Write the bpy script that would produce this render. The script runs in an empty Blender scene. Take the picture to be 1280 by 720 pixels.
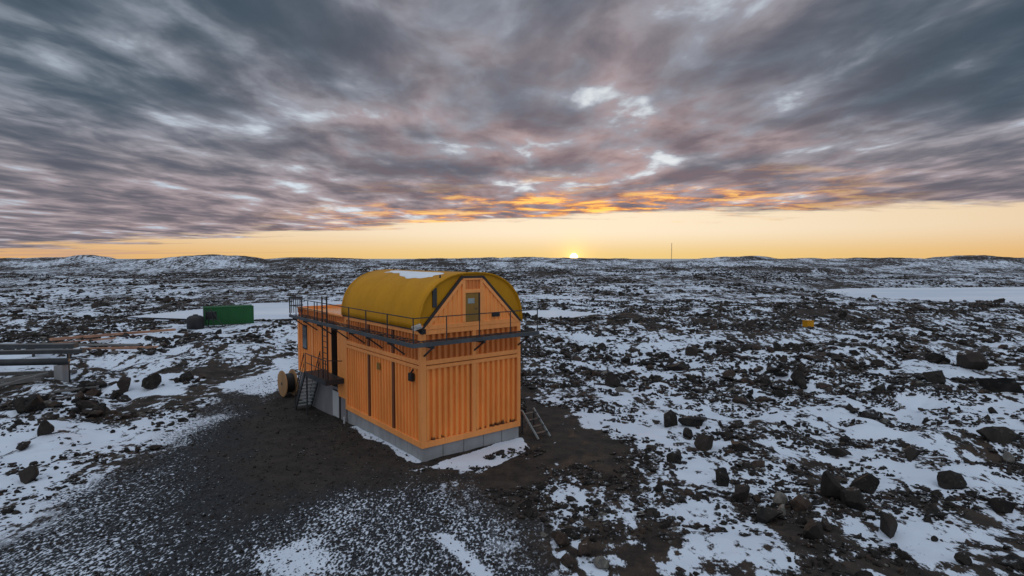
import bpy, bmesh, math, random
import numpy as np
from mathutils import Vector, Matrix, Euler, noise as mnoise
R = math.radians
random.seed(7)
rng = np.random.default_rng(11)
sc = bpy.context.scene
col = sc.collection

# ------------------------------------------------------------------ camera
HC = 8.3
cam = bpy.data.cameras.new('camera')
cam.lens = 20.0; cam.sensor_width = 36.0; cam.clip_start = 0.1; cam.clip_end = 60000
cam_o = bpy.data.objects.new('camera', cam); col.objects.link(cam_o)
cam_o.location = (0, 0, HC)
cam_o.rotation_euler = (R(90) - math.atan(37 / 711.1), 0, 0)
sc.camera = cam_o

# ------------------------------------------------------------------ view
sc.view_settings.view_transform = 'Standard'; sc.view_settings.look = 'None'
sc.view_settings.gamma = 1; sc.view_settings.exposure = 0.0
sc.cycles.use_denoising = True
sc.cycles.max_bounces = 6; sc.cycles.diffuse_bounces = 3; sc.cycles.glossy_bounces = 3
sc.cycles.volume_bounces = 0
sc.cycles.sample_clamp_indirect = 4

# ------------------------------------------------------------------ node helpers
class NT:
    def __init__(s, tree): s.t = tree; s.n = tree.nodes; s.l = tree.links
    def node(s, typ, **kw):
        n = s.n.new(typ)
        for k, v in kw.items(): setattr(n, k, v)
        return n
    def put(s, inp, v):
        if isinstance(v, bpy.types.NodeSocket): s.l.new(v, inp)
        elif v is not None: inp.default_value = v
    def m(s, op, a, b=None, c=None, clamp=False):
        n = s.node('ShaderNodeMath', operation=op); n.use_clamp = clamp
        s.put(n.inputs[0], a)
        if b is not None: s.put(n.inputs[1], b)
        if c is not None: s.put(n.inputs[2], c)
        return n.outputs[0]
    def ss(s, v, a, b, lo=0.0, hi=1.0):
        n = s.node('ShaderNodeMapRange', interpolation_type='SMOOTHSTEP')
        s.put(n.inputs[0], v); n.inputs[1].default_value = a; n.inputs[2].default_value = b
        n.inputs[3].default_value = lo; n.inputs[4].default_value = hi
        return n.outputs[0]
    def mix(s, f, a, b, blend='MIX'):
        n = s.node('ShaderNodeMix', data_type='RGBA', blend_type=blend); n.clamp_factor = True
        s.put(n.inputs[0], f)
        s.put(n.inputs[6], a if isinstance(a, bpy.types.NodeSocket) else (*a, 1))
        s.put(n.inputs[7], b if isinstance(b, bpy.types.NodeSocket) else (*b, 1))
        return n.outputs[2]
    def noise(s, vec, scale, detail=5, rough=.55, dist=0, lac=2.0):
        n = s.node('ShaderNodeTexNoise'); s.put(n.inputs['Vector'], vec)
        n.inputs['Scale'].default_value = scale; n.inputs['Detail'].default_value = detail
        n.inputs['Roughness'].default_value = rough; n.inputs['Distortion'].default_value = dist
        n.inputs['Lacunarity'].default_value = lac
        return n.outputs[0]
    def voro(s, vec, scale, feature='F1', out=0, rand=1.0):
        n = s.node('ShaderNodeTexVoronoi', feature=feature); s.put(n.inputs['Vector'], vec)
        n.inputs['Scale'].default_value = scale; n.inputs['Randomness'].default_value = rand
        return n.outputs[out]
    def mapping(s, vec, scale=(1, 1, 1), rot=(0, 0, 0), loc=(0, 0, 0)):
        n = s.node('ShaderNodeMapping'); s.put(n.inputs[0], vec)
        n.inputs[1].default_value = loc; n.inputs[2].default_value = rot; n.inputs[3].default_value = scale
        return n.outputs[0]
    def ramp(s, f, stops, interp='LINEAR'):
        n = s.node('ShaderNodeValToRGB'); s.put(n.inputs[0], f); r = n.color_ramp; r.interpolation = interp
        while len(r.elements) < len(stops): r.elements.new(.5)
        for e, (p, c) in zip(r.elements, stops): e.position = p; e.color = (*c, 1)
        return n.outputs[0]

# ------------------------------------------------------------------ sky and sun
SUN_AZ = R(6.2)
SUN_EL = R(.9)
world = bpy.data.worlds.new('World'); sc.world = world; world.use_nodes = True
LX, LY = 30.1, 5.2
w = NT(world.node_tree); w.n.clear()
gen = w.node('ShaderNodeTexCoord').outputs['Generated']
sx = w.node('ShaderNodeSeparateXYZ'); w.l.new(gen, sx.inputs[0]); X, Y, Zz = sx.outputs
sky = w.node('ShaderNodeTexSky', sky_type='NISHITA'); sky.sun_disc = False
sky.sun_elevation = SUN_EL; sky.sun_rotation = SUN_AZ; sky.altitude = 0
sky.air_density = 1.2; sky.dust_density = 2.5; sky.ozone_density = 1.5
zu = w.m('MAXIMUM', Zz, 0.0)
# angle to the sun
dn = w.node('ShaderNodeVectorMath', operation='DOT_PRODUCT'); w.l.new(gen, dn.inputs[0])
sund = (math.sin(SUN_AZ) * 1.0, math.cos(SUN_AZ), math.sin(R(.12)))
dn.inputs[1].default_value = sund
dot = dn.outputs['Value']
ang = w.m('ARCCOSINE', w.m('MINIMUM', dot, 0.999999))           # radians from the sun
# clear air behind the cloud: low warm band, pale blue above, sun aureole
near = w.ss(ang, 0.0, 1.1, 1, 0)
el = zu
warm = w.mix(near, (.84, .45, .18), (1.0, .70, .27))
pale = w.mix(near, (.88, .62, .38), (1.10, .93, .68))
clear = w.mix(w.ss(el, .0, .05), warm, pale)
clear = w.mix(w.ss(Y, .3, -.3), clear, (.88, .74, .66))
clear = w.mix(w.ss(el, .06, .30), clear, w.mix(w.ss(Y, .3, -.3), (.56, .66, .76), (.78, .80, .84)))
nis = w.mix(1.0, sky.outputs[0], (.05, .05, .05), 'MULTIPLY')
clear = w.mix(.12, clear, nis)
aur = w.m('EXPONENT', w.m('MULTIPLY', ang, -70.0))
clear = w.mix(w.m('MULTIPLY', aur, .8), clear, (2.2, 1.25, .40))
# cloud deck: noise laid on a flat layer overhead, seen in perspective
zc = w.m('ADD', zu, .04)
px = w.m('DIVIDE', X, zc); py = w.m('DIVIDE', Y, zc)
cv = w.node('ShaderNodeCombineXYZ'); w.l.new(px, cv.inputs[0]); w.l.new(py, cv.inputs[1])
P0 = cv.outputs[0]
Pm = w.mapping(P0, scale=(1.0, .50, 1), rot=(0, 0, R(-4)), loc=(LX, LY, 0))
n_big = w.noise(Pm, .45, 2, .5, .2)
n_mid = w.noise(Pm, 1.5, 4, .52, .3)
Pf = w.mapping(P0, scale=(1.0, .58, 1), rot=(0, 0, R(-4)), loc=(9, 4, 2))
n_fine = w.noise(Pf, 2.5, 5, .56, .25)
puff = w.m('SUBTRACT', w.noise(w.mapping(P0, scale=(1.0, .6, 1), loc=(4, 2, 5)), 1.9, 1, .5, .0), .46)
dens = w.m('ADD', w.m('ADD', w.m('MULTIPLY', n_big, .30), w.m('MULTIPLY', n_mid, .42)), w.m('MULTIPLY', n_fine, .42))
dens = w.m('ADD', dens, w.m('MULTIPLY', puff, .16))
dens = w.m('SUBTRACT', w.m('SUBTRACT', dens, .010), w.ss(zu, .40, .90, .062, .20))           # the deck breaks up overhead
back = w.ss(Y, .25, -.55)
dens = w.m('SUBTRACT', dens, w.m('MULTIPLY', back, .17))          # open sky on the far side of the deck
# edge of the deck beyond which the sky is clear
edge = w.m('ADD', py, w.m('MULTIPLY', px, .40))
n_edge = w.noise(w.mapping(P0, scale=(.55, .9, 1)), .75, 6, .62, .2)
edge = w.m('ADD', edge, w.m('MULTIPLY', w.m('SUBTRACT', n_edge, .5), 7.0))
cover = w.ss(edge, 8.5, 9.9, 1, 0)
thick = w.ss(dens, .42, .60)

cols = w.ramp(dens, [(.345, (.60, .72, .88)), (.395, (.46, .53, .62)), (.445, (.265, .30, .36)), (.515, (.145, .178, .225)), (.63, (.070, .103, .142))])
# sun-side tint: pink and mauve toward the sun and low down, slate blue higher up
low = w.ss(zu, .05, .26, 1, 0)
pinkf = w.m('MULTIPLY', w.ss(ang, .10, .85, 1, 0), w.ss(n_fine, .36, .64, .20, 1))
pinkf = w.m('MAXIMUM', pinkf, w.m('MULTIPLY', low, w.ss(ang, .5, 1.6, .62, 0)))
pinkf = w.m('MULTIPLY', pinkf, w.ss(dens, .36, .46))
cols = w.mix(w.m('MULTIPLY', pinkf, w.ss(zu, .10, .42, .85, .52)), cols, w.mix(thick, (.62, .41, .38), (.235, .165, .178)))
slate = w.m('MULTIPLY', w.m('MULTIPLY', w.ss(ang, .26, .78), w.ss(zu, .05, .30)), w.m('MULTIPLY', thick, w.ss(zu, .45, .9, .8, .1)))
cols = w.mix(slate, cols, (.047, .074, .103))
cols = w.mix(w.m('MULTIPLY', w.ss(dens, .450, .355), w.ss(ang, .15, .8, .85, 0)), cols, (.84, .85, .84))
# low rim of the deck catches the sun from below
rim = w.m('MULTIPLY', w.ss(edge, 5.2, 8.4), w.ss(ang, .12, .60, 1, 0))
rn = w.noise(w.mapping(P0, scale=(.9, 1.1, 1), loc=(1, 8, 3)), 1.5, 7, .66, .4)
rim = w.m('MULTIPLY', rim, w.ss(rn, .44, .56))
cols = w.mix(rim, cols, w.mix(w.ss(rn, .50, .62), (.85, .30, .09), (1.35, .74, .16)))
skyc = w.mix(w.m('MULTIPLY', cover, w.ss(dens, .26, .36)), clear, cols)
# thin bars of cloud low on the far side of the deck
bars = w.m('MULTIPLY', w.ss(w.noise(w.mapping(P0, scale=(.16, .5, 1), loc=(2, 6, 1)), .8, 5, .55, .6), .48, .68), w.ss(px, -2.0, -11.0))
skyc = w.mix(w.m('MULTIPLY', bars, w.ss(edge, 6, 9, 0, .6)), skyc, (.52, .33, .27))
# sun disc
disc = w.ss(ang, .0045, .0075, 1, 0)
skyc = w.mix(disc, skyc, (9.0, 6.5, 3.2))
bg = w.node('ShaderNodeBackground'); w.l.new(skyc, bg.inputs[0]); bg.inputs[1].default_value = 1.0
wo = w.node('ShaderNodeOutputWorld'); w.l.new(bg.outputs[0], wo.inputs[0])

sun = bpy.data.lights.new('sun', 'SUN'); sun.energy = .5; sun.angle = R(.5); sun.color = (1, .55, .25)
so = bpy.data.objects.new('sun', sun); col.objects.link(so)
sdir = Vector((math.sin(SUN_AZ) * math.cos(SUN_EL), math.cos(SUN_AZ) * math.cos(SUN_EL), math.sin(SUN_EL)))
so.rotation_euler = sdir.to_track_quat('Z', 'Y').to_euler(); so.location = (20, 200, 60)

# ------------------------------------------------------------------ materials
def mat(name):
    m = bpy.data.materials.new(name); m.use_nodes = True; t = NT(m.node_tree)
    b = t.n['Principled BSDF']; return m, t, b
def bump(t, b, h, strength, dist):
    n = t.node('ShaderNodeBump'); n.inputs['Strength'].default_value = strength; n.inputs['Distance'].default_value = dist
    t.put(n.inputs['Height'], h); t.l.new(n.outputs[0], b.inputs['Normal'])
def wpos(t): return t.node('ShaderNodeNewGeometry').outputs['Position']
def opos(t): return t.node('ShaderNodeTexCoord').outputs['Object']

SNOW = (.70, .75, .82)
def paint(name, c, rough=.5, var=.18, dirt=.25, dirtc=(.10, .055, .03), spec=.4, metal=0.0, streak=True):
    m, t, b = mat(name); p = opos(t)
    n1 = t.noise(t.mapping(p, scale=(1, 1, .35)), 1.1, 5, .6)
    c2 = tuple(x * (1 - var) for x in c); c3 = tuple(min(1, x * (1 + var)) for x in c)
    base = t.mix(t.ss(n1, .3, .7), c2, c3)
    n2 = t.noise(t.mapping(p, scale=(7, 7, .5)) if streak else p, 1.6, 5, .65)
    base = t.mix(t.m('MULTIPLY', t.ss(n2, .52, .78), dirt), base, dirtc)
    t.l.new(base, b.inputs['Base Color'])
    t.put(b.inputs['Roughness'], t.ss(n2, .2, .8, rough - .08, rough + .14))
    b.inputs['Specular IOR Level'].default_value = spec; b.inputs['Metallic'].default_value = metal
    bump(t, b, t.noise(p, 9, 4, .6), .12, .01)
    return m
M = {}
M['orange'] = paint('orange_paint', (.90, .315, .072), .48, .10, .18)
def stained():
    m = paint('stained_orange_paint', (.90, .315, .072), .48, .10, .30); t = NT(m.node_tree); b = t.n['Principled BSDF']
    src = b.inputs['Base Color'].links[0].from_socket; p = opos(t); sx2 = t.node('ShaderNodeSeparateXYZ'); t.l.new(p, sx2.inputs[0])
    n = t.noise(t.mapping(p, scale=(3.2, 3.2, .5)), 1.0, 5, .65)
    h = t.m('SUBTRACT', t.m('ADD', t.m('MULTIPLY', n, .95), t.m('MULTIPLY', t.ss(sx2.outputs[0], 2.2, 4.8), .12)), sx2.outputs[2])
    t.l.new(t.mix(t.ss(h, -.36, -.27, 0, .92), src, (.045, .024, .016)), b.inputs['Base Color']); return m
M['orange_stained'] = stained()
M['orange_board'] = paint('orange_board_paint', (.86, .315, .085), .5, .08, .25)
M['orange_dark'] = paint('weathered_orange_paint', (.60, .185, .042), .55, .15, .4)
M['mustard'] = paint('mustard_fibreglass', (.52, .235, .006), .5, .06, .16, (.16, .08, .01), .18)
M['mustard_end'] = paint('mustard_end_panel', (.46, .21, .006), .5, .08, .2, (.14, .08, .01), .18)
M['gap_paint'] = paint('dark_brown_gap_paint', (.16, .052, .022), .6, .2, .3)
M['steel'] = paint('galvanised_steel', (.085, .096, .106), .5, .2, .3, (.05, .05, .055), .5, .6)
M['dark_steel'] = paint('dark_steel', (.030, .033, .037), .5, .2, .2, (.05, .03, .02), .5, .3)
M['trim'] = paint('black_trim', (.025, .020, .018), .55, .2, .1)
M['door'] = paint('door_paint', (.24, .125, .018), .45, .1, .25)
M['plate'] = paint('sign_plate', (.26, .29, .29), .5, .15, .2)
M['white_panel'] = paint('white_panel', (.45, .45, .46), .5, .1, .3, (.2, .18, .16))
M['green'] = paint('green_paint', (.007, .085, .019), .55, .12, .15, (.01, .05, .02))
M['black'] = paint('black_plastic', (.012, .011, .012), .5, .2, .1, (.03, .03, .03))
M['wood'] = paint('reel_wood', (.34, .19, .085), .7, .2, .35, (.14, .08, .04))
M['timber'] = paint('reddish_timber', (.42, .22, .14), .75, .2, .3, (.16, .10, .07))
M['grey_timber'] = paint('weathered_timber', (.13, .125, .12), .8, .2, .4, (.05, .045, .04))
M['pipe'] = paint('pipe_jacket', (.035, .040, .044), .55, .2, .3, (.02, .02, .02))
M['concrete'] = paint('concrete', (.27, .27, .275), .85, .12, .35, (.13, .12, .11), .2, streak=False)
M['concrete_wall'] = paint('concrete_wall', (.20, .19, .20), .85, .12, .35, (.10, .09, .085), .2, streak=False)
M['glass'] = paint('window_glass', (.02, .025, .03), .1, .1, .1, (.03, .03, .03), .6)
M['lamp_white'] = paint('lamp_housing', (.45, .42, .38), .5, .1, .2)

def snow_mat():
    m, t, b = mat('snow'); p = opos(t)
    t.l.new(t.mix(t.noise(p, 2.5, 4), (.70, .74, .80), (.80, .83, .87)), b.inputs['Base Color'])
    b.inputs['Roughness'].default_value = .75; b.inputs['Specular IOR Level'].default_value = .2
    bump(t, b, t.noise(p, 14, 5, .6), .3, .02); return m
M['snow'] = snow_mat()
def ice_mat():
    m, t, b = mat('lake_ice'); p = wpos(t)
    n = t.noise(t.mapping(p, scale=(.5, 1, 1)), .035, 6, .6)
    t.l.new(t.mix(t.ss(n, .35, .7), (.60, .66, .76), (.76, .79, .84)), b.inputs['Base Color'])
    b.inputs['Roughness'].default_value = .85; b.inputs['Specular IOR Level'].default_value = .1; return m
M['ice'] = ice_mat()
def sea_mat():
    m, t, b = mat('sea'); p = wpos(t)
    t.l.new(t.mix(t.noise(p, .002, 5), (.20, .30, .36), (.55, .62, .68)), b.inputs['Base Color'])
    b.inputs['Roughness'].default_value = .5; return m
M['sea'] = sea_mat()

def rock_mat(name, c1, c2, c3, snowy):
    m, t, b = mat(name); p = opos(t)
    oi = t.node('ShaderNodeObjectInfo').outputs['Random']
    pv = t.node('ShaderNodeVectorMath', operation='ADD'); t.l.new(p, pv.inputs[0])
    cx = t.node('ShaderNodeCombineXYZ'); t.l.new(t.m('MULTIPLY', oi, 37.0), cx.inputs[0]); t.l.new(cx.outputs[0], pv.inputs[1])
    p = pv.outputs[0]
    n = t.noise(p, 2.6, 7, .65)
    base = t.mix(t.ss(n, .32, .68), c1, c2)
    base = t.mix(t.ss(oi, .35, 1, 0, .75), base, c3)
    lich = t.ss(t.noise(p, 6.5, 5, .6), .60, .70, 0, .5)
    base = t.mix(lich, base, (.10, .092, .078))
    g = t.node('ShaderNodeNewGeometry'); s = t.node('ShaderNodeSeparateXYZ'); t.l.new(g.outputs['Normal'], s.inputs[0])
    up = t.m('ADD', s.outputs[2], t.m('MULTIPLY', t.m('SUBTRACT', t.noise(p, 4, 5, .6), .5), 1.1))
    sn = t.m('MULTIPLY', t.ss(up, 1.02, 1.14), t.ss(oi, .35, .55, snowy, min(1, snowy * 3)))
    t.l.new(t.mix(sn, base, SNOW), b.inputs['Base Color'])
    b.inputs['Roughness'].default_value = .85; b.inputs['Specular IOR Level'].default_value = .25
    hgt = t.m('ADD', t.m('MULTIPLY', t.noise(p, 5, 8, .7), 1.0), t.m('MULTIPLY', t.voro(p, 3.5, 'DISTANCE_TO_EDGE'), .5))
    bump(t, b, hgt, .8, .10)
    return m
M['rock'] = rock_mat('dark_rock', (.010, .009, .0085), (.030, .025, .022), (.044, .033, .027), .45)
M['rock_brown'] = rock_mat('brown_rock', (.024, .017, .014), (.070, .046, .034), (.056, .042, .034), .4)
M['rock_grey'] = rock_mat('grey_rock', (.08, .075, .068), (.22, .20, .175), (.15, .14, .125), .2)

def ground_mat():
    m, t, b = mat('stony_ground_with_snow'); p = wpos(t)
    def attr(n):
        a = t.node('ShaderNodeAttribute'); a.attribute_name = n; return a.outputs['Fac']
    a_s, a_g, a_e = attr('snow'), attr('gravel'), attr('earth')
    ws = t.mapping(p, scale=(1, .42, 1), rot=(0, 0, R(-12)))
    nL = t.noise(ws, .05, 5, .6)
    nA = t.noise(ws, .42, 9, .68, .25)
    nB = t.noise(t.mapping(p, scale=(1, .7, 1), rot=(0, 0, R(-12)), loc=(5, 3, 0)), 2.3, 6, .66)
    # open ground: snow between the stones
    f = t.m('ADD', t.m('ADD', t.m('MULTIPLY', nA, .60), t.m('MULTIPLY', nB, .40)), t.m('MULTIPLY', t.m('SUBTRACT', nL, .5), .30))
    nX = t.noise(t.mapping(p, scale=(.55, 1, 1)), .011, 4, .6)
    f = t.m('ADD', f, t.m('MULTIPLY', t.m('SUBTRACT', nX, .5), .34))
    f = t.m('ADD', f, a_s)
    eb = t.m('MULTIPLY', a_e, t.ss(t.noise(p, 1.4, 6, .65), .35, .66, .24, .06))
    f = t.m('SUBTRACT', f, eb)
    snow_open = t.ss(f, .488, .518)
    # gravel: fine sprinkling of snow between stones
    pg = t.mapping(p, scale=(1, .6, 1), rot=(0, 0, R(18))); vd = t.voro(pg, 14, 'F1'); vc = t.voro(pg, 14, 'F1', 1)
    sp = t.m('ADD', t.m('ADD', t.m('MULTIPLY', vd, .30), t.m('MULTIPLY', t.noise(pg, 10, 4, .72), .62)), t.m('ADD', a_s, t.m('MULTIPLY', t.m('SUBTRACT', nA, .5), .42)))
    snow_gr = t.ss(t.m('SUBTRACT', sp, t.m('MULTIPLY', a_e, .16)), .485, .60)
    snow = t.mix(a_g, snow_open, snow_gr)
    bw = t.node('ShaderNodeRGBToBW'); t.l.new(snow, bw.inputs[0]); snow = bw.outputs[0]
    # bare colours
    nC = t.noise(p, 1.2, 7, .65)
    soil = t.mix(t.ss(nC, .34, .68), (.020, .016, .014), (.066, .048, .036))
    soil = t.mix(t.ss(t.noise(p, 14, 4, .6), .45, .7, 0, .45), soil, (.022, .018, .016))
    bw2 = t.node('ShaderNodeRGBToBW'); t.l.new(vc, bw2.inputs[0])
    gr = t.mix(bw2.outputs[0], (.011, .012, .014), (.044, .046, .050))
    earth = t.mix(t.ss(nC, .3, .7), (.019, .017, .015), (.048, .039, .032))
    earth = t.mix(t.ss(t.noise(p, 19, 3, .65), .54, .70, 0, .75), earth, (.095, .08, .068))
    bare = t.mix(a_g, soil, gr); bare = t.mix(a_e, bare, earth)
    sc_ = t.mix(t.noise(p, .7, 5, .6), (.58, .65, .76), (.70, .75, .83))
    t.l.new(t.mix(snow, bare, sc_), b.inputs['Base Color'])
    b.inputs['Roughness'].default_value = .85; b.inputs['Specular IOR Level'].default_value = .2
    hb = t.m('ADD', t.m('MULTIPLY', t.noise(p, 7, 7, .7), .5), t.m('MULTIPLY', t.m('SUBTRACT', 1.0, vd), .5))
    hb = t.m('ADD', t.m('MULTIPLY', hb, t.m('SUBTRACT', 1.0, t.m('MULTIPLY', snow, .85))), t.m('MULTIPLY', snow, .55))
    t_b = t.m('SUBTRACT', .75, t.m('MULTIPLY', a_e, .45))
    bump(t, b, hb, .75, .10); t.l.new(t_b, [n for n in t.n if n.type == 'BUMP'][0].inputs['Strength'])
    return m
M['ground'] = ground_mat()

# ------------------------------------------------------------------ terrain height
def _h(ix, iy, s):
    n = (ix.astype(np.int64) * 374761393 + iy.astype(np.int64) * 668265263 + s * 1274126177) & 0x7fffffff
    n = ((n ^ (n >> 13)) * 1274126177) & 0x7fffffff
    return ((n ^ (n >> 16)) & 0xffff) / 65535.0
def vnoise(x, y, s=0):
    ix = np.floor(x); iy = np.floor(y); fx = x - ix; fy = y - iy
    fx = fx * fx * fx * (fx * (fx * 6 - 15) + 10); fy = fy * fy * fy * (fy * (fy * 6 - 15) + 10)
    a = _h(ix, iy, s); b = _h(ix + 1, iy, s); c = _h(ix, iy + 1, s); d = _h(ix + 1, iy + 1, s)
    return (a * (1 - fx) + b * fx) * (1 - fy) + (c * (1 - fx) + d * fx) * fy - .5
def fbm(x, y, s=0, o=4, g=.5):
    v = 0; a = 1.0
    for i in range(o):
        v = v + a * vnoise(x + 17.3 * i, y - 9.1 * i, s + i); x = x * 2.03; y = y * 2.03; a *= g
    return v
def sstep(v, a, b):
    t = np.clip((v - a) / (b - a), 0, 1); return t * t * (3 - 2 * t)
def sdf(x, y, poly):
    """signed distance to a polygon, negative inside"""
    d = np.full(x.shape, 1e9); ins = np.zeros(x.shape, bool); n = len(poly)
    for i in range(n):
        ax, ay = poly[i]; bx, by = poly[(i + 1) % n]
        ex, ey = bx - ax, by - ay
        t = np.clip(((x - ax) * ex + (y - ay) * ey) / (ex * ex + ey * ey + 1e-9), 0, 1)
        d = np.minimum(d, np.hypot(x - ax - t * ex, y - ay - t * ey))
        c = ((ay > y) != (by > y)) & (x < ex * (y - ay) / (by - ay + 1e-12) + ax); ins ^= c
    return np.where(ins, -d, d)

GRAVEL = [(-15.4, 15.3), (-15.4, 16.7), (-15.6, 20.2), (-15.8, 24.0), (-16.5, 28.9), (-17.5, 34.6), (-17.5, 39.8), (-12.6, 33.0), (-7.5, 26.2), (-3.5, 21.7), (-1.7, 20.2), (0.0, 17.1), (1.0, 14.5), (0.6, 6.3), (-13.3, 6.3)]
EARTH = [(-17.4, 35.0), (-20.3, 46.2), (-15.2, 39.8), (-8.0, 31.5), (-3.0, 22.9), (-2.0, 20.9), (-2.3, 20.0), (-4.7, 20.6), (-8.4, 18.6), (-12.0, 24.5)]
ROAD = [(-25.8, 33.0), (-25.9, 37.3), (-25.9, 46.9), (-22.1, 51.9), (-17.1, 57.6), (-8, 60), (-6, 54), (-13.5, 50.2), (-15.8, 41.2), (-16.4, 37.3), (-18.8, 33.0), (-20.7, 29.6)]
LEFTDARK = [(-68.8, 76.1), (-63.1, 84.3), (-49.8, 67.7), (-50.6, 61.7), (-54.8, 60.5)]
REARTH = [(0.7, 34.0), (2.6, 30.4), (4.6, 26.8), (5.3, 24.5), (3.2, 22.6), (1.0, 24.0), (0.0, 24.5), (0.4, 26.2)]
MIDEARTH = [(-1.5, 20.9), (0.0, 23.5), (2.6, 23.0), (1.8, 20.9), (0.0, 18.2)]
RB = [(8.4, 18.2), (10.5, 17.4), (10.9, 15.7), (14.5, 15.7), (12.2, 13.1), (6.8, 13.1)]
RB2 = [(10.4, 20.2), (14.9, 21.7), (15.7, 18.2), (14.2, 17.7), (11.0, 18.2)]
SNOWG = [(-3.2, 22.3), (0.4, 25.9), (0.6, 24.5), (-1.1, 22.0)]
SNOWL = [(-22.4, 24.5), (-20.7, 26.8), (-18.6, 29.6), (-16.0, 30.4), (-15.4, 24.5), (-15.9, 20.6), (-15.8, 17.1)]
SNOWL2 = [(-19.1, 37.3), (-17.6, 44.4), (-15.2, 39.8), (-14.7, 33.4)]
SNOWL3 = [(-29.8, 41.2), (-22.0, 39.8), (-20.4, 35.0), (-23.5, 33.0)]
STREAK = [(-2.3, 16.7), (-2.0, 16.7), (-0.5, 14.5), (-0.9, 14.5)]
SNOWB = [(-6.8, 15.7), (-6.1, 16.4), (-4.8, 15.3), (-4.3, 14.1), (-5.9, 14.1)]
LAKE = [(160, 212), (167, 262), (190, 330), (215, 345), (330, 360), (700, 420), (700, 250), (330, 215), (235, 188), (185, 184)]
POND_L = [(-66, 104), (-58, 132), (-34, 140), (-8, 133), (-20, 112), (-44, 98)]
POND_M = [(-6, 97), (-8, 112), (9, 114), (17, 106), (8, 97)]
LAKE_Z, POND_Z = -10.0, -2.2
# hills: x, y, height of top, radius x, radius y
HILLS = [(-520, 700, 12.0, 45, 60), (-600, 740, 8.5, 170, 90), (-345, 660, 11.8, 85, 80), (-230, 690, 8.2, 120, 80), (-700, 800, 6.5, 130, 90),
         (-60, 1100, 9.0, 240, 120), (190, 1150, 9.5, 110, 100), (420, 1050, 14.0, 120, 110), (700, 1250, 9.0, 260, 110),
         (535, 770, 11.4, 70, 70), (640, 800, 12.4, 90, 80), (800, 850, 8.0, 170, 80), (330, 820, 5.5, 130, 70), (480, 640, 3.0, 90, 50),
         (250, 560, 1.5, 140, 60), (-80, 760, 5.0, 200, 70), (-420, 1300, 9.0, 240, 120), (-900, 1500, 9.5, 300, 140), (1000, 1500, 10.0, 300, 140), (60, 1500, 10.0, 400, 120)]
def H(x, y):
    x = np.asarray(x, float); y = np.asarray(y, float)
    r = np.hypot(x, y)
    # plateau that falls away beyond ~90 m, rolling ground farther out
    base = -2.4 * sstep(r, 55, 125) - 3.2 * sstep(r, 125, 300)
    base = base + 5.0 * fbm(x / 150, y / 95, 3, 3) * sstep(r, 110, 350)
    ridge = 2.0 * np.exp(-((x - 92) / 38) ** 2 - ((y - 104) / 17) ** 2) + 1.6 * np.exp(-((x - 48) / 26) ** 2 - ((y - 98) / 18) ** 2)
    base = base + ridge
    hs = np.zeros_like(x)
    for hx, hy, ht, rx, ry in HILLS:
        g = np.exp(-np.abs((x - hx) / rx) ** 2.2 - np.abs((y - hy) / ry) ** 2.2)
        hs = np.maximum(hs, g * (ht + 4.6))
    base = base + hs * (1 + .22 * fbm(x / 60, y / 45, 21, 4, .55))
    base = base + 2.2 * fbm(x / 70, y / 40, 9, 4, .55) * sstep(r, 200, 600)
    base = base - 20 * sstep(r, 1900, 2600)
    # local lumps, off the yard
    yard = np.minimum(sdf(x, y, GRAVEL), np.hypot((x + 6) / 1.0, (y - 29) / 1.3) - 9)
    k = sstep(yard, 0, 6)
    near = np.clip(1.15 - r / 400, .25, 1)
    base = base + k * near * (1.0 * fbm(x / 9, y / 7, 5, 3) + .55 * fbm(x / 2.6, y / 2.2, 15, 3)) * (.35 + .65 * sstep(r, 20, 40))
    base = base + (.05 + .03 * k) * fbm(x / .7, y / .7, 31, 2) * (r < 120)
    base = base + k * .45 * sstep(x, 5, 14) * sstep(y, 60, 35) * fbm(x / 5.5, y / 4.5, 41, 2)
    # ground slopes down a little behind the building
    base = base - .35 * np.exp(-((x + 13) / 6) ** 2 - ((y - 33) / 7) ** 2)
    fl = sstep(np.hypot((x + 41.0) / 1.2, y - 78.5), 11, 5); base = base * (1 - fl) - 1.0 * fl
    for poly, z, wd in ((LAKE, LAKE_Z, 85), (POND_L, POND_Z, 12), (POND_M, POND_Z, 7)):
        d = sdf(x, y, poly); s = sstep(d, wd, 0)
        base = base * (1 - s) + np.minimum(base, z - .4) * s
    return base
def H1(x, y): return float(H(np.array([x]), np.array([y]))[0])

def obj(name, verts, faces, m, parent=None, smooth=False):
    me = bpy.data.meshes.new(name); me.from_pydata(verts, [], faces); me.update()
    if smooth: me.polygons.foreach_set('use_smooth', [True] * len(me.polygons))
    o = bpy.data.objects.new(name, me); col.objects.link(o)
    if m is not None: me.materials.append(M[m] if isinstance(m, str) else m)
    if parent is not None: o.parent = parent
    return o
def grid_obj(name, VX, VY, VZ, m):
    nr, nc = VX.shape
    co = np.stack([VX, VY, VZ], -1).reshape(-1, 3).astype(np.float32)
    i = np.arange(nr * nc).reshape(nr, nc)
    q = np.stack([i[:-1, :-1], i[1:, :-1], i[1:, 1:], i[:-1, 1:]], -1).reshape(-1, 4)
    me = bpy.data.meshes.new(name); me.vertices.add(len(co)); me.vertices.foreach_set('co', co.ravel())
    me.loops.add(q.size); me.loops.foreach_set('vertex_index', q.ravel().astype(np.int32))
    me.polygons.add(len(q)); me.polygons.foreach_set('loop_start', np.arange(0, q.size, 4, dtype=np.int32))
    me.polygons.foreach_set('use_smooth', np.ones(len(q), bool))
    me.update(); me.validate()
    o = bpy.data.objects.new(name, me); col.objects.link(o); me.materials.append(M[m]); return o

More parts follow.
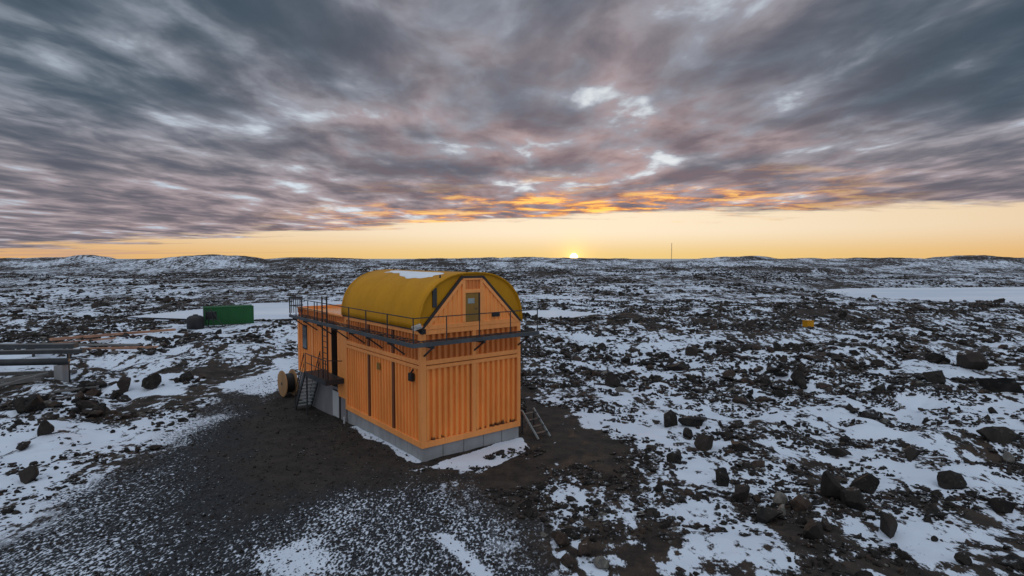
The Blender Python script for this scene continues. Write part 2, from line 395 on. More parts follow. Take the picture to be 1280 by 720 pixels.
rr = np.concatenate([np.linspace(.5, 9, 12)[:-1], 9 * (2700 / 9) ** np.linspace(0, 1, 720)])
th = np.concatenate([np.linspace(-180, -58, 26)[:-1], np.linspace(-58, 58, 640), np.linspace(58, 180, 26)[1:]])
RRg, THg = np.meshgrid(rr, np.radians(th), indexing='ij')
GX, GY = RRg * np.sin(THg), RRg * np.cos(THg)
GZ = H(GX, GY)
ground = grid_obj('ground', GX, GY, GZ, 'ground'); ground['kind'] = 'structure'
gx, gy = GX.ravel(), GY.ravel(); gr_ = np.hypot(gx, gy)
wob = .9 * fbm(gx / 2.2, gy / 2.2, 51, 4, .6)
def inside(poly, soft=.6, wobble=1.0): return sstep(sdf(gx, gy, poly) + wob * wobble, soft, -soft)
a_g = inside(GRAVEL, 1.2, 1.6)
a_e = np.maximum.reduce([.85 * inside(EARTH, 1.6, 2.2), .30 * inside(ROAD, 1.5, 2.6), .95 * inside(LEFTDARK, 2, 3), .8 * inside(REARTH, .7, 1.6), .45 * inside(MIDEARTH, .8, 1.6), .5 * inside(RB, .7, 1.8), .35 * inside(RB2, .7, 1.8)])
sno = np.zeros_like(gx)
sno += np.maximum.reduce([.07 * inside(SNOWL, 1.2, 1.4), .16 * inside(SNOWL2, .8, 1.0), .14 * inside(SNOWL3, .8, 1.2)])
sno += .50 * np.maximum.reduce([inside(SNOWG, .25, .25), .9 * inside(STREAK, .2, .2), .40 * inside(SNOWB, .8, 1.0)])
sno += .078 * sstep(gx, 2, 7) * sstep(gr_, 75, 25) + .012 * sstep(gr_, 45, 90) * sstep(gr_, 200, 120) - .022 * sstep(gr_, 250, 500) + .025 * sstep(-gx, 15, 25) * sstep(gr_, 60, 30)
sno -= .06 * np.exp(-((gx - 60) / 50) ** 2 - ((gy - 92) / 22) ** 2)
# windblown strip along the foot of the long wall
bu = (gx + 3.655) * math.cos(R(38.5)) + (gy - 22.8) * math.sin(R(38.5)); bv = -(gx + 3.655) * math.sin(R(38.5)) + (gy - 22.8) * math.cos(R(38.5))
foot = sstep(bu + .45 * wob, -.42, -.12) * (bu < .3) * sstep(bv, -.3, .6) * sstep(bv, 7.4, 6.2)
sno += .22 * foot
sno += .075 * sstep(-gx, 13, 17) * sstep(gy, 38, 46) * sstep(gy, 95, 75)
# the gravel is barest on the wheel track beside the building
sno += .014 * a_g * (1 - inside(EARTH, 1.6, 2.2)) + .035 * a_g * sstep(-gx, 9, 13) * sstep(gy, 26, 19)
sno -= .17 * a_g * np.exp(-((gx + 10.5) / 4.0) ** 2 - ((gy - 26) / 8) ** 2)
for poly in (LAKE, POND_L, POND_M): sno += .35 * sstep(sdf(gx, gy, poly), 6, 0)
keep = np.maximum(inside(SNOWG, .25, .25), inside(STREAK, .2, .2))
keep = np.maximum(keep, np.maximum(.95 * inside(SNOWL2, .6, 1.2), .8 * inside(SNOWL3, .6, 1.4)))
keep = np.maximum(keep, .95 * foot)
a_e = a_e * (1 - keep); a_g = a_g * (1 - .9 * keep)
for nm, v in (('snow', sno), ('gravel', a_g), ('earth', a_e)):
    a = ground.data.attributes.new(nm, 'FLOAT', 'POINT'); a.data.foreach_set('value', np.ascontiguousarray(v, dtype=np.float32))

def flat_poly(name, poly, z, m, label=None):
    o = obj(name, [(x, y, z) for x, y in poly], [list(range(len(poly)))[::-1]], m)
    if o.data.polygons[0].normal.z < 0: o.data.flip_normals()
    o['kind'] = 'structure'; return o
def fat(poly, k):
    cx = sum(p[0] for p in poly) / len(poly); cy = sum(p[1] for p in poly) / len(poly)
    return [(cx + (x - cx) * k, cy + (y - cy) * k) for x, y in poly]
flat_poly('frozen_lake', fat(LAKE, 1.06), LAKE_Z, 'ice')
flat_poly('frozen_pond', fat(POND_L, 1.12), POND_Z, 'ice')
flat_poly('frozen_pond', fat(POND_M, 1.15), POND_Z, 'ice')
S = 40000
flat_poly('sea', [(-S, -S), (S, -S), (S, S), (-S, S)], -22.0, 'sea')

# ------------------------------------------------------------------ mesh building
class MB:
    def __init__(s): s.v = []; s.f = []
    def box(s, x0, x1, y0, y1, z0, z1):
        n = len(s.v); s.v += [(x, y, z) for z in (z0, z1) for y in (y0, y1) for x in (x0, x1)]
        s.f += [(n, n + 2, n + 3, n + 1), (n + 4, n + 5, n + 7, n + 6), (n, n + 1, n + 5, n + 4), (n + 2, n + 6, n + 7, n + 3), (n, n + 4, n + 6, n + 2), (n + 1, n + 3, n + 7, n + 5)]
        return s
    def bar(s, a, b, wd, ht=None, up=(0, 0, 1)):
        ht = ht or wd; a = Vector(a); b = Vector(b); d = (b - a).normalized(); u = Vector(up)
        if abs(d.dot(u)) > .98: u = Vector((1, 0, 0))
        sx_ = d.cross(u).normalized() * wd / 2; sy_ = sx_.cross(d).normalized() * ht / 2
        n = len(s.v)
        for p in (a, b): s.v += [tuple(p - sx_ - sy_), tuple(p + sx_ - sy_), tuple(p + sx_ + sy_), tuple(p - sx_ + sy_)]
        s.f += [(n, n + 1, n + 5, n + 4), (n + 1, n + 2, n + 6, n + 5), (n + 2, n + 3, n + 7, n + 6), (n + 3, n, n + 4, n + 7), (n + 3, n + 2, n + 1, n), (n + 4, n + 5, n + 6, n + 7)]
        return s
    def tube(s, pts, r, k=8, caps=True):
        pts = [Vector(p) for p in pts]; base = len(s.v)
        for i, p in enumerate(pts):
            d = (pts[min(i + 1, len(pts) - 1)] - pts[max(i - 1, 0)]).normalized()
            u = Vector((0, 0, 1)) if abs(d.z) < .95 else Vector((1, 0, 0))
            e1 = d.cross(u).normalized(); e2 = d.cross(e1).normalized()
            for j in range(k):
                a = 2 * math.pi * j / k; s.v.append(tuple(p + e1 * math.cos(a) * r + e2 * math.sin(a) * r))
        for i in range(len(pts) - 1):
            for j in range(k):
                a, b = base + i * k + j, base + i * k + (j + 1) % k
                s.f.append((a, a + k, b + k, b))
        if caps:
            s.f.append(tuple(base + j for j in range(k))); n = base + (len(pts) - 1) * k
            s.f.append(tuple(n + j for j in reversed(range(k))))
        return s
    def build(s, name, m, parent=None, smooth=False, bevel=0):
        o = obj(name, s.v, s.f, m, parent, smooth)
        bm = bmesh.new(); bm.from_mesh(o.data); bmesh.ops.recalc_face_normals(bm, faces=bm.faces)
        if bevel: bmesh.ops.bevel(bm, geom=bm.edges[:], offset=bevel, segments=1, affect='EDGES')
        bm.to_mesh(o.data); bm.free(); return o
def box(name, m, parent, x0, x1, y0, y1, z0, z1, bevel=0): return MB().box(x0, x1, y0, y1, z0, z1).build(name, m, parent, bevel=bevel)
def thing(name, label, cat, loc=(0, 0, 0), rz=0, group=None):
    o = bpy.data.objects.new(name, None); col.objects.link(o); o.location = loc; o.rotation_euler = (0, 0, rz)
    o.empty_display_size = .3
    o['label'] = label; o['category'] = cat
    if group: o['group'] = group
    return o
def tag(o, label, cat, group=None):
    o['label'] = label; o['category'] = cat
    if group: o['group'] = group
    return o

# ------------------------------------------------------------------ the orange building (local x along the gable wall, y along the long wall)
B = thing('orange_building', 'orange corrugated two-storey hut with rounded mustard roof on grey blocks', 'building', (-3.655, 22.80, 0), R(38.5))
W, L1, L2 = 5.12, 7.85, 15.2
Z0, ZA, ZB, ZE = -.55, .55, 3.93, 5.40

def corr(name, axis, a0, a1, z0, z1, off, out, m='orange', parent=None, pitch=.29, depth=.13, top=None):
    """trapezoid sheet; axis 'u' or 'v'; off = plane; out = outward sign; top(a) gives the upper edge"""
    n = max(1, round((a1 - a0) / pitch)); p = (a1 - a0) / n; prof = []
    for i in range(n):
        s = a0 + i * p
        prof += [(s + .10 * p, 0), (s + .48 * p, 0), (s + .60 * p, 1), (s + .98 * p, 1)]
    prof = [(a0, 1)] + prof + [(a1, 1)]
    v = []; f = []
    for a, d in prof:
        q = off - out * depth * d
        zt = z1 if top is None else max(z0 + .02, top(a))
        for z in (z0, zt): v.append((a, q, z) if axis == 'u' else (q, a, z))
    for i in range(len(prof) - 1):
        k = i * 2; f.append((k, k + 2, k + 3, k + 1))
    o = obj(name, v, f, m, parent or B); return o

# foundation blocks, one by one
fnd = box('foundation', 'concrete', B, .14, W - .14, .14, L1 - .1, Z0, ZA - .03)
edges = [0, 1.02, 2.06, 3.10, 4.12, W]
for a, b in zip(edges[:-1], edges[1:]):
    box('concrete_block', 'concrete', fnd, a + .012, b - .012, .05, .139, Z0, ZA - .004 - .012 * random.random(), .012)
vv = [.15, 1.35, 2.5, 3.62, 4.7, 5.7, 6.7, 7.8]
for a, b in zip(vv[:-1], vv[1:]):
    box('concrete_block', 'concrete', fnd, .05, .139, a + .012, b - .012, Z0, ZA - .004 - .012 * random.random(), .012)
# core walls that stand behind the sheets
core = box('wall_core', 'orange_dark', B, .16, W - .16, .16, L1, ZA, ZE)
# gable wall frame and sheets (plane y = 0, outward -y)
def frame_u(name, u0, u1, z0, z1, y0=-.03, y1=.11, m='orange_board'): return box(name, m, B, u0, u1, y0, y1, z0, z1, .008)
def frame_v(name, v0, v1, z0, z1, x0=-.03, x1=.11, m='orange_board'): return box(name, m, B, x0, x1, v0, v1, z0, z1, .008)
box('corner_post', 'orange_board', B, -.033, .20, -.033, .20, ZA, ZE, .01)
frame_u('corner_post', W - .16, W + .03, ZA, ZE, -.033, .16)
frame_u('sill_beam', .2, W - .16, ZA, ZA + .25)
frame_u('top_beam', .2, W - .16, ZB - .16, ZB - .01)
frame_u('middle_post', 2.46, 2.68, ZA + .25, ZB - .16)
frame_u('sill_beam', .2, W - .16, ZB + .03, ZB + .21)
frame_u('middle_post', 2.48, 2.66, ZB + .21, ZE - .20)
frame_u('eave_beam', .2, W - .16, ZE - .20, ZE)
for a, b in ((.2, 2.46), (2.68, W - .16)):
    corr('corrugated_panel', 'u', a, b, ZA + .25, ZB - .16, .005, -1, 'orange_stained')
for a, b in ((.2, 2.48), (2.66, W - .16)):
    corr('corrugated_panel', 'u', a, b, ZB + .21, ZE - .20, .005, -1, 'orange_dark')
# long wall
frame_v('sill_beam', .2, L1 - .22, ZA, ZA + .25)
frame_v('top_beam', .2, L1 - .22, ZB - .16, ZB - .01)
frame_v('sill_beam', .2, L1 - .22, ZB + .03, ZB + .21)
frame_v('eave_beam', .2, L1 - .22, ZE - .20, ZE)
frame_v('corner_post', L1 - .22, L1, ZA, ZE)
cuts = [.2, 2.50, 2.66, 5.00, 5.16, L1 - .22]
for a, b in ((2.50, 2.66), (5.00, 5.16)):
    frame_v('middle_post', a, b, ZA + .25, ZB - .16, -.004, .16, 'gap_paint'); frame_v('middle_post', a, b, ZB + .21, ZE - .20, -.004, .16, 'gap_paint')  # dark of the panel gaps painted as flush brown strips
for a, b in zip(cuts[0::2], cuts[1::2]):
    corr('corrugated_panel', 'v', a, b, ZA + .25, ZB - .16, .005, -1)
    corr('corrugated_panel', 'v', a, b, ZB + .21, ZE - .20, .005, -1, 'orange_dark')
# far side walls
box('wall', 'orange', B, W - .12, W, .17, L1, ZA, ZE - .002)
box('wall', 'orange', B, .12, W - .12, L1, L1 + .06, ZA, ZE - .002)

# rounded roof
cu, hw, zr0, zr1 = W / 2 + .02, W / 2 + .11, ZE + .02, 7.70
def arch(k, grow=0.0):
    n = 2.35; a = math.pi * (1 - k)
    c, s = math.cos(a), math.sin(a)
    return (cu + (hw + grow) * math.copysign(abs(c) ** (2 / n), c), zr0 + (zr1 - zr0 + grow) * abs(s) ** (2 / n))
NA = 48
def arch_shell(v0, v1, grow, nseg):
    v = []; f = []
    for j in range(nseg + 1):
        y = v0 + (v1 - v0) * j / nseg
        for i in range(NA + 1):
            u, z = arch(i / NA, grow); v.append((u, y, z))
    for j in range(nseg):
        for i in range(NA):
            k = j * (NA + 1) + i; f.append((k, k + 1, k + NA + 2, k + NA + 1))
    return v, f
roof = obj('rounded_roof', *arch_shell(-.03, 8.05, 0, 12), 'mustard', B, True)
sm = roof.modifiers.new('thickness', 'SOLIDIFY'); sm.thickness = .05; sm.offset = -1
for y in (.02, 8.0):       # raised lip at each end
    lip = obj('roof_lip', *arch_shell(y - .05, y + .05, .018, 1), 'mustard', roof, True)
    s2 = lip.modifiers.new('thickness', 'SOLIDIFY'); s2.thickness = .04; s2.offset = -1
for y in (2.7, 5.4):       # moulded seams
    lip = obj('roof_seam', *arch_shell(y - .025, y + .025, .006, 1), 'mustard', roof, True)
for nm, y in (('end_panel', .06), ('end_panel', 7.95)):
    v = [(arch(i / NA, -.045)[0], y, arch(i / NA, -.045)[1]) for i in range(NA + 1)]
    obj(nm, v, [list(range(NA + 1))], 'mustard_end', roof)
# black flashing under the roof edge
box('flashing', 'trim', B, -.075, -.035, .06, 8.0, ZE - .04, ZE + .045)
box('flashing', 'trim', B, W + .035, W + .075, .06, 8.0, ZE - .04, ZE + .045)
for (u, v_) in ((1.2, .5), (2.3, .12), (3.3, .12), (2.5, 4.0), (2.5, 7.3)):
    zt = max(z for (uu, z) in [arch(i / 200) for i in range(201)] if abs(uu - u) < .06)
    MB().tube([(u, v_, zt - .04), (u, v_, zt + .10)], .035, 6).build('lifting_lug', 'dark_steel', roof)

# trapezoid gable face
tu0, tu1, tu2, tu3, tz0, tz1 = .0, 1.93, 3.05, W + .04, ZE + .03, 7.50
def ttop(a, inset=0.0):
    if a < tu1: z = tz0 + (tz1 - tz0) * (a - tu0) / (tu1 - tu0)
    elif a > tu2: z = tz0 + (tz1 - tz0) * (tu3 - a) / (tu3 - tu2)
    else: z = tz1
    return z - inset
GF = -.02
box('gable_sill', 'orange_board', B, .0, W, -.045, .055, ZE + .004, ZE + .19, .008)
for a, b in ((.12, 1.96), (3.02, W - .1)):
    corr('gable_sheet', 'u', a, b, ZE + .19, 7.3, GF, -1, 'orange', pitch=.22, depth=.04, top=lambda a: min(ttop(a, .06), tz1 - .05))
corr('gable_sheet', 'u', 2.12, 2.88, 6.99, 7.40, GF, -1, 'orange_dark', pitch=.2, depth=.04)
box('gable_backing', 'orange_dark', B, 1.7, 3.3, .03, .058, ZE + .19, 7.40)
for a, b in ((1.96, 2.12), (2.88, 3.02)): box('door_post', 'orange_board', B, a, b, -.055, .03, ZE + .19, 7.38, .008)
box('door_lintel', 'orange_board', B, 2.12, 2.88, -.052, .03, 6.83, 6.99, .008)
box('gable_head', 'orange_board', B, 1.99, 3.0, -.058, .03, 7.385, 7.475, .006)
for (p, q) in (((tu0, tz0), (tu1, tz1)), ((tu3, tz0), (tu2, tz1))):
    d = Vector((q[0] - p[0], 0, q[1] - p[1])).normalized(); nn = Vector((d.z, 0, -d.x))
    if nn.z > 0: nn = -nn
    a = Vector((p[0], -.02, p[1])); b = Vector((q[0], -.02, q[1]))
    MB().bar(a + d * .02, b, .10, .085, (0, 1, 0)).build('black_trim_bar', 'trim', B)
    MB().bar(a + nn * .13 + d * .28, b + nn * .13 - d * .06, .085, .13, nn).build('raking_board', 'orange_board', B)
MB().bar((tu1 - .03, -.021, tz1 + .01), (tu2 + .03, -.021, tz1 + .01), .098, .085, (0, 1, 0)).build('black_trim_bar', 'trim', B)
door = box('gable_door', 'door', B, 2.13, 2.80, -.028, .0, ZE + .20, 6.82, .006)
box('door_edge', 'trim', B, 2.80, 2.875, -.03, .0, ZE + .20, 6.82)
box('door_head_gap', 'trim', B, 2.125, 2.80, -.024, .0, 6.785, 6.826)
box('sign_plate', 'plate', door, 2.24, 2.58, -.042, -.029, 6.38, 6.60)
MB().tube([(2.71, -.03, 6.15), (2.71, -.085, 6.15), (2.60, -.085, 6.15)], .016, 6).build('door_handle', 'steel', door)
vent = box('vent_grille', 'trim', B, 3.50, 3.92, -.075, -.024, 5.74, 5.92)
for k in range(4): box('vent_slat', 'dark_steel', vent, 3.52, 3.90, -.092, -.076, 5.755 + .042 * k, 5.775 + .042 * k)
MB().bar((.64, .02, 7.10), (.64, .02, 6.30), .19, .06, (0, 1, 0)).build('end_vent_strip', 'dark_steel', B)

# snow lying on the roof
def roof_snow(v0, v1, k0, k1):
    v = []; f = []; nu, nv = 14, 22; idx = {}
    for j in range(nv + 1):
        for i in range(nu + 1):
            s, t_ = j / nv, i / nu
            lo = k0 + .12 * s + .06 * max(0, 1 - s / .2) + .012 * math.sin(s * 11) + .007 * math.sin(s * 29 + 1)
            k = lo + (k1 - lo) * t_
            y = v0 + (v1 - v0) * s + .16 * math.sin(t_ * 7 + s)
            e = min(s, 1 - s, t_ * .8, (1 - t_)) * 6; g = .004 + .05 * min(1, max(0, e)) ** .6
            u, z = arch(k, g); idx[i, j] = len(v); v.append((u, y, z))
    for j in range(nv):
        for i in range(nu): f.append((idx[i, j], idx[i + 1, j], idx[i + 1, j + 1], idx[i, j + 1]))
    return v, f
obj('roof_snow', *roof_snow(1.2, 6.3, .290, .435), 'snow', B, True)

# rear wing
rv0, rv1, RZ = 9.7, L2, 1.45
box('rear_foundation', 'concrete_wall', B, .03, W, L1 + .07, L2 - .03, -1.3, RZ - .02)
core2 = box('rear_wall_core', 'orange_dark', B, .15, W - .05, rv0 + .1, L2 - .1, RZ, 5.05)
box('recess_shade_wall', 'trim', B, .6, W - .05, 8.9, rv0 + .1, RZ, 5.0)  # back of the recess coloured black for the shadow inside it
box('recess_shade_panel', 'trim', B, -.02, .6, rv0 - .04, rv0 - .005, RZ, 4.8)  # black panel over the orange side, recess shade put into its colour
frm = frame_v('link_wall', L1 + .01, 8.9, RZ - .4, 5.0, -.012, .6, 'orange')
frame_v('sill_beam', rv0, L2, RZ - .02, RZ + .22)
frame_v('corner_post', L2 - .28, L2, RZ + .22, 4.6); frame_v('corner_post', rv0, rv0 + .25, RZ + .22, 4.6)
frame_v('middle_post', 12.55, 12.8, RZ + .22, 4.6)
corr('corrugated_panel', 'v', rv0 + .25, 12.55, RZ + .22, 4.6, .005, -1)
corr('corrugated_panel', 'v', 12.8, L2 - .28, RZ + .22, 4.6, .005, -1)
frame_v('top_beam', rv0, L2, 4.6, 4.8)
win = box('window', 'trim', B, -.02, .05, 13.55, 14.35, 2.9, 4.35); box('pane', 'glass', win, -.03, -.021, 13.63, 14.27, 2.98, 4.27)
# rear wing roof edge and deck
corr('parapet_sheet', 'v', L1 + .1, L2, 4.85, 5.28, -.01, -1, 'orange_dark')
box('parapet_core', 'orange_dark', B, .06, .16, L1 + .1, L2, 4.8, 5.26)
frame_v('parapet_cap', L1 + .09, L2, 5.28, 5.36, -.05, .2)
box('parapet_cap', 'orange_board', B, W - .2, W + .03, L1 + .1, L2, 5.10, 5.36)
box('parapet_cap', 'orange_board', B, .2, W - .2, L2 - .2, L2, 5.10, 5.36)
M['deck'] = paint('deck_paint', (.80, .34, .11), .22, .1, .2, (.5, .25, .1), .8)
box('roof_deck', 'deck', B, .16, W - .2, L1 + .1, L2 - .2, 5.0, 5.18)

# walkway round the upper storey
WK = MB(); wz0, wz1 = 4.86, 5.02
walk = MB().box(-.86, -.78, -.86, 14.1, wz0, wz1).build('walkway', 'steel', B)
box('edge_beam', 'steel', walk, -.78, 5.55, -.86, -.78, wz0, wz1)
gr1 = MB()
for k in range(3): gr1.box(-.60 + .2 * k, -.588 + .2 * k, -.78, 14.1, 4.985, 5.01)
for k in range(25): gr1.box(-.78, -.036, -.75 + .6 * k, -.735 + .6 * k, 4.96, 4.984)
gr1.build('grating', 'dark_steel', walk)
gr2 = MB()
for k in range(3): gr2.box(-.03, 5.55, -.60 + .2 * k, -.588 + .2 * k, 4.985, 5.01)
for k in range(9): gr2.box(.0 + .62 * k, .015 + .62 * k, -.78, -.06, 4.96, 4.984)
gr2.build('grating', 'dark_steel', walk)
for v_ in (1.4, 3.5, 5.4, 7.4, 9.6, 11.8, 13.6):
    MB().bar((-.02, v_, wz0 - .06), (-.8, v_, wz0 - .06), .09, .12).bar((-.03, v_, 4.25), (-.7, v_, wz0 - .1), .06, .06).build('bracket', 'dark_steel', walk)
for u_ in (.1, 2.57, 5.0):
    MB().bar((u_, -.04, wz0 - .06), (u_, -.8, wz0 - .06), .09, .12).bar((u_, -.045, 4.35), (u_, -.7, wz0 - .1), .06, .06).build('bracket', 'dark_steel', walk)
for v_ in (1.4, 3.5, 5.4, 9.57, 9.99, 11.0, 12.05, 13.0, 14.05):
    MB().tube([(-.80, v_, wz1 - .05), (-.80, v_, 6.02)], .026, 6).build('rail_post', 'dark_steel', walk)
for u_ in (-.8, .7, 2.3, 3.95, 5.5):
    MB().tube([(u_, -.80, wz1 - .05), (u_, -.80, 6.02)], .024, 6).build('rail_post', 'dark_steel', walk)
def sag(a, b, n=8, s=.035): return [(a[0] + (b[0] - a[0]) * i / n, a[1] + (b[1] - a[1]) * i / n, a[2] + (b[2] - a[2]) * i / n - s * 4 * (i / n) * (1 - i / n)) for i in range(n + 1)]
MB().tube([(-.80, 14.05, 6.0), (-.80, -.80, 6.0), (5.5, -.80, 6.0)], .022, 6).build('hand_rail', 'dark_steel', walk)
MB().tube([(-.80, 14.05, 5.55), (-.80, 8.0, 5.55)], .018, 6).build('knee_rail', 'dark_steel', walk)
ep = MB()
for k in range(7): ep.box(-.84 + .12 * k, -.80 + .12 * k, 14.06, 14.10, 5.1, 6.02)
ep.box(-.84, -.04, 14.05, 14.11, 5.98, 6.05).box(-.84, -.04, 14.05, 14.11, 5.5, 5.56)
ep.build('end_gate', 'dark_steel', walk)
# upright ladder from the landing to the walkway
lad = MB().box(-.84, -.78, 8.14, 8.20, 2.12, 6.35).build('ladder', 'trim', B)
box('stringer', 'trim', lad, -.84, -.78, 8.80, 8.86, 2.12, 6.35)
for k in range(13): MB().tube([(-.81, 8.18, 2.3 + .29 * k), (-.81, 8.82, 2.3 + .29 * k)], .02, 6).build('rung', 'trim', lad)

# landing and stairs beside the rear wing
LZ = 2.12
land = box('landing', 'dark_steel', B, -1.0, -.035, 8.0, 11.1, LZ - .26, LZ)
for v_ in (11.0,): MB().bar((-.93, v_, LZ - .26), (-.93, v_, -.8), .07).build('landing_leg', 'dark_steel', land)
for v_ in (8.06, 9.1, 10.1, 11.05): MB().tube([(-.96, v_, LZ), (-.96, v_, LZ + 1.0)], .024, 6).build('rail_post', 'dark_steel', land)
MB().tube([(-.1, 8.06, LZ + .9), (-.7, 7.98, LZ + 1.0), (-.96, 8.06, LZ + 1.0), (-.96, 11.05, LZ + 1.0)], .024, 6).build('hand_rail', 'dark_steel', land)
MB().tube([(-.96, 8.06, LZ + .5), (-.96, 11.05, LZ + .5)], .018, 6).build('knee_rail', 'dark_steel', land)
sv0, sv1, sz1 = 11.12, 12.8, -.30
st = MB().bar((-1.0, sv0, LZ - .1), (-1.0, sv1, sz1), .05, .22).build('staircase', 'dark_steel', B)
MB().bar((-.12, sv0, LZ - .1), (-.12, sv1, sz1), .05, .22).build('stringer', 'dark_steel', st)
NT_ = 10
for k in range(NT_):
    t_ = (k + .6) / NT_; y = sv0 + (sv1 - sv0) * t_; z = LZ - .02 + (sz1 - LZ + .1) * t_
    box('tread', 'plate', st, -.974, -.146, y - .11, y + .11, z - .03, z + .02)
for u_ in (-1.0, -.12):
    MB().tube([(u_, sv0 + .05, LZ - .15), (u_, sv0 + .05, LZ + 1.0), (u_, sv1, sz1 + 1.0), (u_, sv1, sz1 - .1)], .024, 6).build('hand_rail', 'dark_steel', st)
    MB().tube([(u_, sv0 + .05, LZ + .48), (u_, sv1, sz1 + .48)], .018, 6).build('knee_rail', 'dark_steel', st)
box('hatch_frame', 'trim', B, -.01, .028, 8.62, 9.62, -.15, 1.30); box('foundation_hatch', 'white_panel', B, -.035, -.012, 8.78, 9.60, -.12, 1.24)
MB().tube([(-.15, 7.75, -.6), (-.15, 7.75, .18)], .05, 6).build('drain_pipe', 'white_panel', B)

# fittings on the walls
fl = box('wall_lamp', 'black', B, -.20, -.034, .52, .80, 3.25, 3.58, .02); MB().bar((-.03, .66, 3.72), (-.16, .66, 3.55), .05).build('lamp_arm', 'black', fl)
tg = box('tag_plate', 'door', B, -.055, -.006, 3.75, 4.05, 3.22, 3.52)
fd = MB().bar((-.45, -.08, 5.50), (-.12, -.20, 5.62), .20, .17).build('flood_lamp', 'lamp_white', B)
MB().bar((-.05, -.05, 5.30), (-.30, -.14, 5.50), .06).build('lamp_bracket', 'dark_steel', fd); MB().bar((-.40, -.30, 5.62), (-.22, -.34, 5.66), .12, .10).build('lamp_head', 'lamp_white', fd)
box('lamp_box', 'black', fd, -.10, .10, -.20, -.06, 5.26, 5.46)

# ------------------------------------------------------------------ small steps at the right-hand corner
def on(x, y, dz=0): return (x, y, H1(x, y) + dz)
def blocal(u, v, z=0):
    th_ = R(38.5); return (-3.655 + u * math.cos(th_) - v * math.sin(th_), 22.80 + u * math.sin(th_) + v * math.cos(th_), z)
sp = blocal(W + .85, -.15)
S1 = thing('metal_steps', 'small open metal steps standing beside the hut foundation', 'steps', on(sp[0], sp[1]), R(38.5))
for s_ in (-.36, .36):
    MB().bar((s_, -.62, .02), (s_, .58, 1.10), .045, .09).build('stringer', 'plate', S1)
    MB().bar((s_, .55, -.1), (s_, .55, 1.05), .05).build('leg', 'dark_steel', S1)
for k in range(4): box('tread', 'dark_steel', S1, -.335, .335, -.42 + .27 * k - .10, -.42 + .27 * k + .10, .22 + .245 * k, .245 + .245 * k)
MB().bar((-.36, .55, .5), (.36, .55, .5), .04).build('cross_bar', 'dark_steel', S1)

# ------------------------------------------------------------------ cable reel
rp = blocal(-.35, 16.3)
rl = thing('cable_reel', 'big round wooden cable reel standing upright behind the stairs', 'cable reel', on(rp[0], rp[1], .8), R(-139))
def disc_(x0, x1, r, k=28):
    m_ = MB(); n = 0
    m_.v = [(x, r * math.cos(2 * math.pi * j / k), r * math.sin(2 * math.pi * j / k)) for x in (x0, x1) for j in range(k)]
    m_.f = [(j, (j + 1) % k, k + (j + 1) % k, k + j) for j in range(k)] + [tuple(reversed(range(k))), tuple(range(k, 2 * k))]; return m_
for x0 in (.28, -.36):
    fl_ = disc_(x0, x0 + .07, .82).build('flange', 'wood', rl, bevel=.01)
    if x0 > 0:
        for k in range(-3, 4):
            yy = k * .2; hh = math.sqrt(max(.05, .80 ** 2 - yy * yy))
            box('plank_batten', 'wood', fl_, x0 + .071, x0 + .083, yy - .092, yy + .092, -hh + .03, hh - .03)
        disc_(x0 + .084, x0 + .10, .10, 12).build('hub_plate', 'dark_steel', fl_)
disc_(-.29, .28, .42).build('drum', 'wood', rl); disc_(-.26, .25, .60).build('cable', 'black', rl)

# ------------------------------------------------------------------ green container with dark tank beside it
gp = on(-40.4, 80.8)
G = thing('green_container', 'dark green freight container standing on snowy ground', 'container', (gp[0], gp[1], gp[2] - .15), R(31))
gl, gw, gh = 6.3, 2.5, 2.7
box('floor_frame', 'dark_steel', G, -gl / 2, gl / 2, -gw / 2, gw / 2, .0, .2)
box('body', 'green', G, -gl / 2 + .08, gl / 2 - .08, -gw / 2 + .08, gw / 2 - .08, .2, gh - .05)
for sx_ in (-1, 1):
    for sy_ in (-1, 1):
        x0 = sx_ * (gl / 2 - .08); y0 = sy_ * (gw / 2 - .08); box('corner_post', 'green', G, x0 - .08, x0 + .08, y0 - .08, y0 + .08, .2, gh)
for sy_ in (-1, 1):
    y0 = sy_ * (gw / 2 - .06); box('rail', 'green', G, -gl / 2 + .16, gl / 2 - .16, y0 - .06, y0 + .06, gh - .14, gh - .01); box('rail', 'green', G, -gl / 2 + .16, gl / 2 - .16, y0 - .06, y0 + .06, .2, .36)
corr('side_sheet', 'u', -gl / 2 + .16, gl / 2 - .16, .36, gh - .14, -gw / 2 + .035, -1, 'green', G, pitch=.28, depth=.03)
for s_ in (-1, 1): box('door_leaf', 'green', G, -gl / 2 + .03, -gl / 2 + .08, min(0, s_ * 1.08), max(0, s_ * 1.08), .36, gh - .16)
for yy in (-.7, -.3, .3, .7): MB().tube([(-gl / 2, yy, .4), (-gl / 2, yy, gh - .2)], .025, 6).build('lock_bar', 'steel', G)
tp = on(-41.9, 75.0)
T = thing('storage_tank', 'black round tank standing left of the green container', 'tank', (tp[0], tp[1], tp[2] - .05), R(12))
prof = [(.0, 0), (.98, .0), (1.05, .08), (1.05, 1.35), (.98, 1.55), (.72, 1.74), (.30, 1.84), (.28, 1.95), (.0, 1.96)]
tv = []; tf = []; k_ = 22
for r_, z_ in prof: tv += [(r_ * math.cos(2 * math.pi * j / k_), r_ * math.sin(2 * math.pi * j / k_), z_) for j in range(k_)]
for i in range(len(prof) - 1):
    for j in range(k_): a = i * k_ + j; b = i * k_ + (j + 1) % k_; tf.append((a, b, b + k_, a + k_))
tb = obj('tank_body', tv, tf, 'black', T, True); MB().tube([(.9, 0, .5), (1.5, -.1, .4), (1.9, -.2, .05)], .06, 6).build('hose', 'black', T)
fp = on(-40.6, 76.6)
F = thing('equipment_frame', 'dark metal frame with box leaning on the green container end', 'frame', (fp[0], fp[1], fp[2] - .05), R(5))
